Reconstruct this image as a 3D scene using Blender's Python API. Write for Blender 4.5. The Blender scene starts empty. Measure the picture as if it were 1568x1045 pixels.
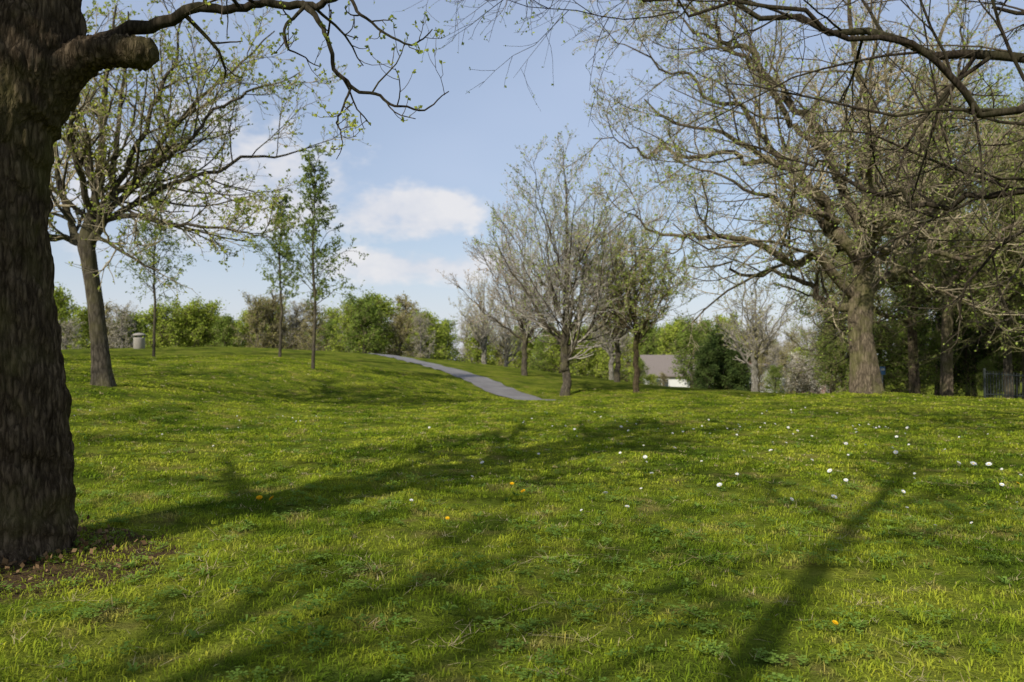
import bpy, math, random
import numpy as np
from mathutils import Vector, Matrix, Euler, noise as mnoise

rng = np.random.default_rng(7)
random.seed(7)
scene = bpy.context.scene
SUN_AZ = math.radians(31)     # shadows fall to the right of +Y
SUN_EL = math.radians(36)

# ------------------------------------------------------------------ helpers
def link(o, parent=None):
    scene.collection.objects.link(o)
    if parent is not None: o.parent = parent
    return o

def empty(name, loc=(0,0,0)):
    e = bpy.data.objects.new(name, None); e.location = loc
    e.empty_display_size = .2
    return link(e)

def np_mesh(name, V, F, mats, mi=None, smooth=None):
    me = bpy.data.meshes.new(name)
    V = np.asarray(V, dtype=np.float32); F = np.asarray(F, dtype=np.int32)
    k = F.shape[1]
    me.vertices.add(len(V)); me.vertices.foreach_set('co', V.ravel())
    me.loops.add(F.size); me.loops.foreach_set('vertex_index', F.ravel())
    me.polygons.add(len(F))
    me.polygons.foreach_set('loop_start', np.arange(0, F.size, k, dtype=np.int32))
    me.polygons.foreach_set('loop_total', np.full(len(F), k, dtype=np.int32))
    for m in mats: me.materials.append(m)
    if mi is not None: me.polygons.foreach_set('material_index', np.asarray(mi, dtype=np.int32))
    me.update(calc_edges=True)
    if smooth is None: smooth = np.ones(len(F), dtype=bool)
    me.polygons.foreach_set('use_smooth', smooth)
    me.validate()
    return me

def nrm(v): return v / np.maximum(np.linalg.norm(v, axis=-1, keepdims=True), 1e-9)

# ------------------------------------------------------------------ materials
def newmat(name):
    m = bpy.data.materials.new(name); m.use_nodes = True
    nt = m.node_tree; nt.nodes.clear()
    return m, nt, nt.nodes, nt.links

def ramp(N, pts):
    r = N.new('ShaderNodeValToRGB')
    e = r.color_ramp.elements
    while len(e) < len(pts): e.new(.5)
    for i, (p, c) in enumerate(pts):
        e[i].position = p; e[i].color = (*c, 1)
    return r

def noise_node(N, L, vec, scale, detail=4, rough=.55):
    n = N.new('ShaderNodeTexNoise'); n.inputs['Scale'].default_value = scale
    n.inputs['Detail'].default_value = detail; n.inputs['Roughness'].default_value = rough
    L.new(vec, n.inputs['Vector']); return n

def mixrgb(N, L, a, b, f, mode='MIX'):
    m = N.new('ShaderNodeMix'); m.data_type = 'RGBA'; m.blend_type = mode
    for s, v in ((6, a), (7, b), (0, f)):
        if isinstance(v, (int, float)): m.inputs[s].default_value = v
        elif isinstance(v, tuple): m.inputs[s].default_value = (*v, 1)
        else: L.new(v, m.inputs[s])
    return m.outputs[2]

def mat_bark(name, dark, light, scale=18, moss=(.06,.07,.02), mossamt=.35, bump=.6, dist=.02):
    m, nt, N, L = newmat(name)
    tc = N.new('ShaderNodeTexCoord'); mp = N.new('ShaderNodeMapping')
    mp.inputs['Scale'].default_value = (1, 1, .2)
    L.new(tc.outputs['Object'], mp.inputs['Vector'])
    n1 = noise_node(N, L, mp.outputs[0], scale, 5, .7)
    v = N.new('ShaderNodeTexVoronoi'); v.feature = 'DISTANCE_TO_EDGE'
    v.inputs['Scale'].default_value = scale*1.5
    mv = mixrgb(N, L, mp.outputs[0], n1.outputs['Color'], .06)
    L.new(mv, v.inputs['Vector'])
    r = ramp(N, [(.3, dark), (.7, light)])
    L.new(n1.outputs['Fac'], r.inputs[0])
    rv = ramp(N, [(0, (.3,.3,.3)), (.25, (1,1,1))]); L.new(v.outputs['Distance'], rv.inputs[0])
    col = mixrgb(N, L, r.outputs[0], rv.outputs[0], .8, 'MULTIPLY')
    n2 = noise_node(N, L, tc.outputs['Object'], 1.7, 4, .6)
    r2 = ramp(N, [(.45, (0,0,0)), (.62, (mossamt,)*3)]); L.new(n2.outputs['Fac'], r2.inputs[0])
    col = mixrgb(N, L, col, moss, r2.outputs[0])
    b = N.new('ShaderNodeBsdfDiffuse'); b.inputs['Roughness'].default_value = .6
    L.new(col, b.inputs[0])
    if bump:
        bp = N.new('ShaderNodeBump'); bp.inputs['Strength'].default_value = bump; bp.inputs['Distance'].default_value = dist
        h = mixrgb(N, L, n1.outputs['Fac'], rv.outputs[0], .6)
        L.new(h, bp.inputs['Height']); L.new(bp.outputs[0], b.inputs['Normal'])
    o = N.new('ShaderNodeOutputMaterial'); L.new(b.outputs[0], o.inputs[0])
    return m

def mat_twig(name, c1, c2):
    m, nt, N, L = newmat(name)
    g = N.new('ShaderNodeNewGeometry')
    r = ramp(N, [(0, c1), (1, c2)]); L.new(g.outputs['Random Per Island'], r.inputs[0])
    b = N.new('ShaderNodeBsdfDiffuse'); L.new(r.outputs[0], b.inputs[0])
    o = N.new('ShaderNodeOutputMaterial'); L.new(b.outputs[0], o.inputs[0])
    return m

def mat_leaf(name, c1, c2, trans=.4, nscale=1.2):
    m, nt, N, L = newmat(name)
    g = N.new('ShaderNodeNewGeometry')
    n = noise_node(N, L, g.outputs['Position'], nscale, 0)
    mx = N.new('ShaderNodeMath'); mx.operation = 'MULTIPLY_ADD'
    L.new(g.outputs['Random Per Island'], mx.inputs[0]); mx.inputs[1].default_value = .5
    ad = N.new('ShaderNodeMath'); ad.operation = 'MULTIPLY_ADD'
    L.new(n.outputs['Fac'], ad.inputs[0]); ad.inputs[1].default_value = 1.6; ad.inputs[2].default_value = -.55
    L.new(ad.outputs[0], mx.inputs[2])
    r = ramp(N, [(0, c1), (1, c2)]); L.new(mx.outputs[0], r.inputs[0])
    b = N.new('ShaderNodeBsdfDiffuse')
    L.new(r.outputs[0], b.inputs[0])
    t = N.new('ShaderNodeBsdfTranslucent'); L.new(r.outputs[0], t.inputs[0])
    ms = N.new('ShaderNodeMixShader'); ms.inputs[0].default_value = trans
    L.new(b.outputs[0], ms.inputs[1]); L.new(t.outputs[0], ms.inputs[2])
    o = N.new('ShaderNodeOutputMaterial'); L.new(ms.outputs[0], o.inputs[0])
    return m

def mat_plain(name, c, rough=.7, var=.2, scale=6, bump=0, metal=0):
    m, nt, N, L = newmat(name)
    tc = N.new('ShaderNodeTexCoord')
    n = noise_node(N, L, tc.outputs['Object'], scale, 6, .65)
    r = ramp(N, [(.25, tuple(x*(1-var) for x in c)), (.75, tuple(min(1, x*(1+var)) for x in c))])
    L.new(n.outputs['Fac'], r.inputs[0])
    b = N.new('ShaderNodeBsdfPrincipled'); b.inputs['Roughness'].default_value = rough
    b.inputs['Metallic'].default_value = metal
    L.new(r.outputs[0], b.inputs['Base Color'])
    if bump:
        bp = N.new('ShaderNodeBump'); bp.inputs['Strength'].default_value = bump; bp.inputs['Distance'].default_value = .02
        L.new(n.outputs['Fac'], bp.inputs['Height']); L.new(bp.outputs[0], b.inputs['Normal'])
    o = N.new('ShaderNodeOutputMaterial'); L.new(b.outputs[0], o.inputs[0])
    return m

def grass_color(N, L, lo, mid, hi, dry):
    """world-space patchy turf colour shared by soil sheet and blades"""
    g = N.new('ShaderNodeNewGeometry')
    n1 = noise_node(N, L, g.outputs['Position'], .7, 3, .8)
    n3 = noise_node(N, L, g.outputs['Position'], 2.1, 2, .75)
    r = ramp(N, [(.37, lo), (.5, mid), (.61, hi)]); L.new(n1.outputs['Fac'], r.inputs[0])
    r3 = ramp(N, [(.55, (0,0,0)), (.7, (.75,.75,.75))]); L.new(n3.outputs['Fac'], r3.inputs[0])
    return mixrgb(N, L, r.outputs[0], dry, r3.outputs[0]), g

def mat_ground():
    m, nt, N, L = newmat('turf_ground')
    col, g = grass_color(N, L, (.07,.1,.014), (.14,.17,.02), (.2,.22,.028), (.22,.18,.055))
    nf = noise_node(N, L, g.outputs['Position'], 28, 4, .7)
    rf = ramp(N, [(.3, (.55,.55,.55)), (.7, (1.0,1.0,1.0))]); L.new(nf.outputs['Fac'], rf.inputs[0])
    col = mixrgb(N, L, col, rf.outputs[0], 1.0, 'MULTIPLY')
    vm = N.new('ShaderNodeVectorMath'); vm.operation = 'DISTANCE'
    L.new(g.outputs['Position'], vm.inputs[0]); vm.inputs[1].default_value = (-2.95, 5.05, .05)
    nz = noise_node(N, L, g.outputs['Position'], 5, 3)
    ad = N.new('ShaderNodeMath'); ad.operation = 'MULTIPLY_ADD'; L.new(nz.outputs['Fac'], ad.inputs[0])
    ad.inputs[1].default_value = .6; L.new(vm.outputs['Value'], ad.inputs[2])
    rs = ramp(N, [(.9, (1,1,1)), (1.0, (0,0,0))])
    dv = N.new('ShaderNodeMath'); dv.operation = 'DIVIDE'; dv.inputs[1].default_value = 1.15
    L.new(ad.outputs[0], dv.inputs[0]); L.new(dv.outputs[0], rs.inputs[0])
    col = mixrgb(N, L, col, (.07,.045,.025), rs.outputs[0])
    b = N.new('ShaderNodeBsdfDiffuse'); L.new(col, b.inputs[0])
    bp = N.new('ShaderNodeBump'); bp.inputs['Strength'].default_value = .8; bp.inputs['Distance'].default_value = .04
    L.new(nf.outputs['Fac'], bp.inputs['Height']); L.new(bp.outputs[0], b.inputs['Normal'])
    o = N.new('ShaderNodeOutputMaterial'); L.new(b.outputs[0], o.inputs[0])
    return m

def mat_blade(name, lo, mid, hi, dry):
    m, nt, N, L = newmat(name)
    col, g = grass_color(N, L, lo, mid, hi, dry)
    rr = ramp(N, [(0, (.6,.65,.6)), (.6, (1,1,1)), (1, (1.25,1.12,1.0))])
    L.new(g.outputs['Random Per Island'], rr.inputs[0])
    col = mixrgb(N, L, col, rr.outputs[0], 1.0, 'MULTIPLY')
    b = N.new('ShaderNodeBsdfDiffuse'); L.new(col, b.inputs[0])
    t = N.new('ShaderNodeBsdfTranslucent'); L.new(col, t.inputs[0])
    ms = N.new('ShaderNodeMixShader'); ms.inputs[0].default_value = .35
    L.new(b.outputs[0], ms.inputs[1]); L.new(t.outputs[0], ms.inputs[2])
    o = N.new('ShaderNodeOutputMaterial'); L.new(ms.outputs[0], o.inputs[0])
    return m

M_ground = mat_ground()
M_blade = mat_blade('grass_blade', (.11,.175,.014), (.245,.315,.024), (.4,.44,.042), (.44,.36,.11))
M_straw = mat_leaf('dry_straw', (.32,.25,.11), (.55,.46,.25), .2)
M_clover = mat_leaf('clover_leaf', (.1,.18,.03), (.24,.34,.06), .35)
M_litter = mat_leaf('leaf_litter', (.07,.04,.02), (.25,.16,.08), .1, 8)
M_bark_dark = mat_bark('bark_dark', (.035,.025,.016), (.19,.14,.09), 22, (.14,.13,.04), .45, 1.0, .03)
M_bark_limb = mat_bark('bark_limb', (.02,.016,.012), (.09,.07,.05), 20, (.07,.07,.03), .3, 0)
M_bark_brown = mat_bark('bark_brown', (.05,.04,.027), (.27,.21,.14), 12, (.13,.13,.04), .5, .7, .03)
M_bark_grey = mat_bark('bark_grey', (.05,.042,.032), (.18,.15,.11), 14, (.11,.1,.04), .45, 0)
M_bark_pale = mat_bark('bark_pale', (.15,.13,.1), (.34,.31,.26), 12, (.12,.12,.07), .4, 0)
M_twig_tan = mat_twig('twig_tan', (.17,.14,.09), (.46,.38,.24))
M_twig_pale = mat_twig('twig_pale', (.25,.22,.18), (.52,.46,.38))
M_twig_olive = mat_twig('twig_olive', (.15,.14,.06), (.35,.31,.14))
M_twig_dark = mat_twig('twig_dark', (.03,.025,.018), (.12,.095,.065))
M_leaf_young = mat_leaf('leaf_young', (.22,.28,.04), (.48,.5,.09), .45)
M_leaf_birch = mat_leaf('leaf_birch', (.13,.18,.045), (.3,.36,.09), .45)
M_leaf_bud = mat_leaf('leaf_bud', (.25,.23,.06), (.46,.42,.12), .35)
M_leaf_budgreen = mat_leaf('leaf_bud_green', (.2,.26,.045), (.4,.47,.1), .4)
M_leaf_budred = mat_leaf('leaf_bud_red', (.28,.18,.07), (.5,.32,.14), .35)
M_leaf_bright = mat_leaf('leaf_bright', (.19,.25,.035), (.42,.47,.07), .4)
M_leaf_green = mat_leaf('leaf_green', (.11,.16,.03), (.26,.33,.06), .4)
M_leaf_olive = mat_leaf('leaf_olive', (.2,.18,.06), (.38,.34,.12), .35)
M_leaf_dark = mat_leaf('leaf_dark', (.03,.05,.015), (.1,.135,.035), .3)
M_blossom = mat_leaf('blossom', (.45,.4,.3), (.75,.7,.6), .3)

# ------------------------------------------------------------------ terrain
CP = np.array([
 (0,0,0),(-3.1,5,.05),(-1,9,.1),(3,6,0),(-6,15,.2),(-9.2,18,.74),(-16.2,36,1.39),(-10.5,36,1.42),(-7.5,30,.93),
 (-25,45,1.85),(-17.8,50,2.08),(-10,55,1.68),(-4.1,60,1.05),(3.2,60,.22),(10.3,58,-.6),(13,50,-.87),
 (10.65,24,.3),(12.9,22,.15),(5,23,.12),(.3,25,0),(-5.6,24,.0),(2.26,34,-.25),(5.3,34,-.1),(.68,44,.4),
 (.42,32,-.33),(-1.7,38,.37),(-5.5,47,1.1),(2,29,-.35),(8,29,-.3),(13.7,45,-.55),(18,38,-.6),(16.4,30,-.2),
 (-30,75,0),(-10,80,-.6),(10,78,-2.4),(30,60,-2.3),(40,40,-1.2),(-40,40,1.5),(-40,20,1.3),(-18,10,.8),(-20,-10,.2),
 (20,-10,0),(20,8,.1),(0,-30,0),(30,20,-.2),(-40,-30,0),(40,-30,0),(7,12,.08),(-4,12,.12)], float)
def _k(a, b):
    d = a[:, None, :2] - b[None, :, :2]
    return np.sqrt((d**2).sum(-1) + 4.0)
_A = _k(CP, CP); _W = np.linalg.solve(_A - np.eye(len(CP))*.25, CP[:, 2])
def H(x, y):
    x = np.atleast_1d(np.asarray(x, float)); y = np.atleast_1d(np.asarray(y, float))
    sh = x.shape; P = np.stack([x.ravel(), y.ravel()], 1)
    out = np.empty(len(P))
    for i in range(0, len(P), 20000):
        out[i:i+20000] = _k(P[i:i+20000], CP) @ _W
    d = np.hypot(P[:, 0], P[:, 1]-25)
    w = np.clip((d-58)/50, 0, 1); w = w*w*(3-2*w)
    out = out*(1-w) + (-3.3)*w
    X, Y = P[:, 0], P[:, 1]
    near = np.exp(-(d/60)**2)
    out += near*(.022*np.sin(X*1.7+Y*.6)*np.cos(Y*1.3-.4*X) + .014*np.sin(X*3.9-Y*2.1) + .012*np.cos(Y*4.3+X*1.1))
    return out.reshape(sh)
def h1(x, y): return float(H([x], [y])[0])

def axis(n, lim, c=0, k=5.2):
    u = np.linspace(-1, 1, n)
    return c + lim*np.sinh(k*u)/np.sinh(k)
gx = axis(380, 1800, 0, 6.2); gy = axis(420, 1800, 14, 6.0)
GX, GY = np.meshgrid(gx, gy, indexing='ij')
GZ = H(GX, GY)
nx, ny = GX.shape
idx = np.arange(nx*ny).reshape(nx, ny)
F = np.stack([idx[:-1, :-1], idx[1:, :-1], idx[1:, 1:], idx[:-1, 1:]], -1).reshape(-1, 4)
me = np_mesh('ground', np.stack([GX, GY, GZ], -1).reshape(-1, 3), F, [M_ground])
link(bpy.data.objects.new('ground', me))

# ------------------------------------------------------------------ path
def catmull(P, n):
    P = np.asarray(P, float)
    Q = np.vstack([2*P[0]-P[1], P, 2*P[-1]-P[-2]])
    m = len(P)-1
    t = np.linspace(0, m-1e-6, n); i = t.astype(int); f = (t-i)[:, None]
    a, b, c, d = Q[i], Q[i+1], Q[i+2], Q[i+3]
    return .5*((2*b)+(-a+c)*f+(2*a-5*b+4*c-d)*f**2+(-a+3*b-3*c+d)*f**3)
path_c = catmull([(-40,66),(-24,61),(-14,57.5),(-9.6,54.5),(-5.5,47),(-1.9,38.2),(.3,32.6),(3.2,29.6),(8,28.6),(15,31.5),(26,40)], 260)
def mat_tarmac():
    m, nt, N, L = newmat('path_tarmac')
    g = N.new('ShaderNodeNewGeometry')
    n = noise_node(N, L, g.outputs['Position'], 1.2, 6, .7); n2 = noise_node(N, L, g.outputs['Position'], 60, 3)
    r = ramp(N, [(.3, (.14,.125,.12)), (.7, (.24,.225,.21))]); L.new(n.outputs['Fac'], r.inputs[0])
    r2 = ramp(N, [(.3, (.7,.7,.7)), (.7, (1,1,1))]); L.new(n2.outputs['Fac'], r2.inputs[0])
    c = mixrgb(N, L, r.outputs[0], r2.outputs[0], 1.0, 'MULTIPLY')
    b = N.new('ShaderNodeBsdfPrincipled'); b.inputs['Roughness'].default_value = .85
    L.new(c, b.inputs['Base Color'])
    o = N.new('ShaderNodeOutputMaterial'); L.new(b.outputs[0], o.inputs[0]); return m
tg = nrm(np.gradient(path_c, axis=0)); nn = np.stack([-tg[:, 1], tg[:, 0]], 1)
offs = np.linspace(-.85, .85, 7)
wob = .06*np.sin(np.arange(260)*.9)[:, None]
PX = path_c[:, None, 0] + nn[:, None, 0]*(offs[None]*(1+wob)); PY = path_c[:, None, 1] + nn[:, None, 1]*(offs[None]*(1+wob))
PZ = H(PX, PY) + .022
ii = np.arange(260*7).reshape(260, 7)
F = np.stack([ii[:-1, :-1], ii[:-1, 1:], ii[1:, 1:], ii[1:, :-1]], -1).reshape(-1, 4)
link(bpy.data.objects.new('path', np_mesh('path', np.stack([PX, PY, PZ], -1).reshape(-1, 3), F[:, ::-1], [mat_tarmac()])))

# ------------------------------------------------------------------ grass
def blades(n, w, hlo, hhi, half=.53, lean=.6, nstraw=0, nclover=0, seed=0, cs=.013, nweed=0):
    r = np.random.default_rng(seed)
    def make(n, w, hlo, hhi, lean, flat=False):
        nc = max(1, n//14)
        c = r.uniform(-half, half, (nc, 2)); ch = r.uniform(.5, 1.6, nc); ci = r.integers(0, nc, n)
        p = c[ci] + r.normal(0, .022, (n, 2)); hm = ch[ci]
        k = r.random(n) < .4; p[k] = r.uniform(-half, half, (k.sum(), 2)); hm[k] = .7
        a = r.uniform(0, 2*np.pi, n); hh = r.uniform(hlo, hhi, n)*r.uniform(.6, 1.15, n)*hm
        d = np.stack([np.cos(a), np.sin(a)], 1); s = np.stack([-d[:, 1], d[:, 0]], 1)
        ln = np.abs(r.normal(0, lean, n))*hh + .2*hh
        ww = w*r.uniform(.6, 1.3, n)
        V = np.zeros((n, 6, 3))
        for j, (f, wf, hf) in enumerate(((0, .8, -.08), (.35, 1, .68), (1, .12, 1))):
            cx = p + d*(ln*f)[:, None]
            z = hh*hf / (1+.5*(ln/hh)*f)
            if flat: z = .015 + .03*f*r.random(n) + hh*0
            for q, sg in ((0, -1), (1, 1)):
                V[:, j*2+q, :2] = cx + s*(sg*ww*wf*.5)[:, None]; V[:, j*2+q, 2] = z
        b = np.arange(n)[:, None]*6
        F = np.concatenate([b+np.array([[0,1,3,2]]), b+np.array([[2,3,5,4]])], 0)
        return V.reshape(-1, 3), F
    V, F = make(n, w, hlo, hhi, lean); mi = np.zeros(len(F), int)
    if nstraw:
        V2, F2 = make(nstraw, w*.8, hhi, hhi*1.7, 1.3, True); F2 = F2+len(V)
        V = np.vstack([V, V2]); F = np.vstack([F, F2]); mi = np.concatenate([mi, np.ones(len(F2), int)])
    if nweed:
        for q in range(nweed):
            c0 = r.uniform(-half, half, 2); m_ = int(r.integers(6, 11)); a = r.uniform(0, 6.28)+np.arange(m_)*6.28/m_+r.normal(0, .2, m_)
            l = r.uniform(.03, .065, m_); d = np.stack([np.cos(a), np.sin(a)], 1); u = np.stack([-d[:, 1], d[:, 0]], 1); wv = l*.2
            A = np.column_stack([c0+d*.004, np.full(m_, .01)]); z1 = r.uniform(.02, .05, m_)
            B = np.column_stack([c0+d*(l*.6)[:, None]+u*wv[:, None], z1]); C = np.column_stack([c0+d*l[:, None], z1*.9]); D = np.column_stack([c0+d*(l*.6)[:, None]-u*wv[:, None], z1])
            V4 = np.stack([A, D, C, B], 1).reshape(-1, 3); F4 = np.arange(len(V4)).reshape(-1, 4)+len(V)
            V = np.vstack([V, V4]); F = np.vstack([F, F4]); mi = np.concatenate([mi, np.full(len(F4), 2)])
    if nclover:
        c = r.uniform(-half, half, (max(1, nclover//14), 2)); p = c[r.integers(0, len(c), nclover)] + r.normal(0, .035, (nclover, 2))
        z = r.uniform(.025, .055, nclover); a0 = r.uniform(0, 6.28, nclover)
        VV = []
        for k3 in range(3):
            a = a0 + k3*2.094; s = cs*r.uniform(.7, 1.4, nclover)
            d = np.stack([np.cos(a), np.sin(a)], 1); q = np.stack([-d[:, 1], d[:, 0]], 1)
            tz = r.uniform(-.004, .008, nclover)
            A = np.column_stack([p, z]); B = np.column_stack([p+d*s[:, None]*.8+q*s[:, None]*.55, z+tz])
            C = np.column_stack([p+d*s[:, None]*1.25, z+tz]); D = np.column_stack([p+d*s[:, None]*.8-q*s[:, None]*.55, z+tz])
            VV.append(np.stack([A, D, C, B], 1).reshape(-1, 3))
        V3 = np.vstack(VV); F3 = np.arange(len(V3)).reshape(-1, 4)+len(V)
        V = np.vstack([V, V3]); F = np.vstack([F, F3]); mi = np.concatenate([mi, np.full(len(F3), 2)])
    return V, F, mi

def make_lod(name, n, w, hlo, hhi, lean, straw, clover, nvar, seed, weed=0):
    col = bpy.data.collections.new(name+'_patches')
    for k in range(nvar):
        V, F, mi = blades(n, w, hlo, hhi, .54, lean, straw, int(clover*(k)*.6), seed+k, nweed=weed)
        o = bpy.data.objects.new(f'{name}_patch_{k}', np_mesh(f'{name}_patch_{k}', V, F, [M_blade, M_straw, M_clover], mi))
        col.objects.link(o)
    return col

def scatter(name, P, col, parent):
    P = np.asarray(P, float)
    z = H(P[:, 0], P[:, 1]); e = .3
    dzx = (H(P[:, 0]+e, P[:, 1])-H(P[:, 0]-e, P[:, 1]))/(2*e); dzy = (H(P[:, 0], P[:, 1]+e)-H(P[:, 0], P[:, 1]-e))/(2*e)
    rot = np.zeros((len(P), 3))
    for i in range(len(P)):
        nz = Vector((-dzx[i], -dzy[i], 1)).normalized()
        q = Vector((0, 0, 1)).rotation_difference(nz)
        mm = q.to_matrix() @ Matrix.Rotation(random.choice((0, 1, 2, 3))*math.pi/2, 3, 'Z')
        rot[i] = mm.to_euler('XYZ')
    me = bpy.data.meshes.new(name)
    me.vertices.add(len(P)); me.vertices.foreach_set('co', np.column_stack([P, z]).astype(np.float32).ravel())
    a = me.attributes.new('rot', 'FLOAT_VECTOR', 'POINT'); a.data.foreach_set('vector', rot.astype(np.float32).ravel())
    me.update()
    o = link(bpy.data.objects.new(name, me), parent)
    ng = bpy.data.node_groups.new(name+'_gn', 'GeometryNodeTree')
    ng.interface.new_socket('Geometry', in_out='INPUT', socket_type='NodeSocketGeometry')
    ng.interface.new_socket('Geometry', in_out='OUTPUT', socket_type='NodeSocketGeometry')
    N, L = ng.nodes, ng.links
    gi = N.new('NodeGroupInput'); go = N.new('NodeGroupOutput')
    ip = N.new('GeometryNodeInstanceOnPoints'); ci = N.new('GeometryNodeCollectionInfo')
    ci.inputs['Collection'].default_value = col; ci.inputs['Separate Children'].default_value = True
    ci.inputs['Reset Children'].default_value = True
    ip.inputs['Pick Instance'].default_value = True
    na = N.new('GeometryNodeInputNamedAttribute'); na.data_type = 'FLOAT_VECTOR'; na.inputs['Name'].default_value = 'rot'
    rv = N.new('FunctionNodeRandomValue'); rv.data_type = 'INT'
    for s in rv.inputs:
        if s.name == 'Max' and s.type == 'INT': s.default_value = 50
    L.new(gi.outputs[0], ip.inputs['Points']); L.new(ci.outputs[0], ip.inputs['Instance'])
    L.new(na.outputs['Attribute'], ip.inputs['Rotation'])
    for s in rv.outputs:
        if s.type == 'INT': L.new(s, ip.inputs['Instance Index'])
    L.new(ip.outputs[0], go.inputs[0])
    md = o.modifiers.new('scatter', 'NODES'); md.node_group = ng
    return o

cells = [(x+.5, y+.5) for x in range(-50, 51) for y in range(0, 36) if abs(x+.5) < .69*(y+.5)+3]
cells = np.array(cells, float)
dpath = np.min(np.hypot(cells[:, None, 0]-path_c[None, :, 0], cells[:, None, 1]-path_c[None, :, 1]), axis=1)
cells = cells[dpath > 1.25]; dd = np.hypot(cells[:, 0], cells[:, 1])
grass = empty('grass')
c_near = make_lod('grass_near', 3500, .0048, .022, .048, .95, 120, 150, 5, 10, 3)
c_mid = make_lod('grass_mid', 1600, .011, .02, .042, .85, 45, 50, 3, 30, 2)
c_far = make_lod('grass_far', 550, .024, .016, .036, .9, 8, 0, 3, 50)
scatter('grass_near', cells[dd < 8.5], c_near, grass)
scatter('grass_mid', cells[(dd >= 8.5) & (dd < 18)], c_mid, grass)
scatter('grass_far', cells[dd >= 18], c_far, grass)

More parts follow.
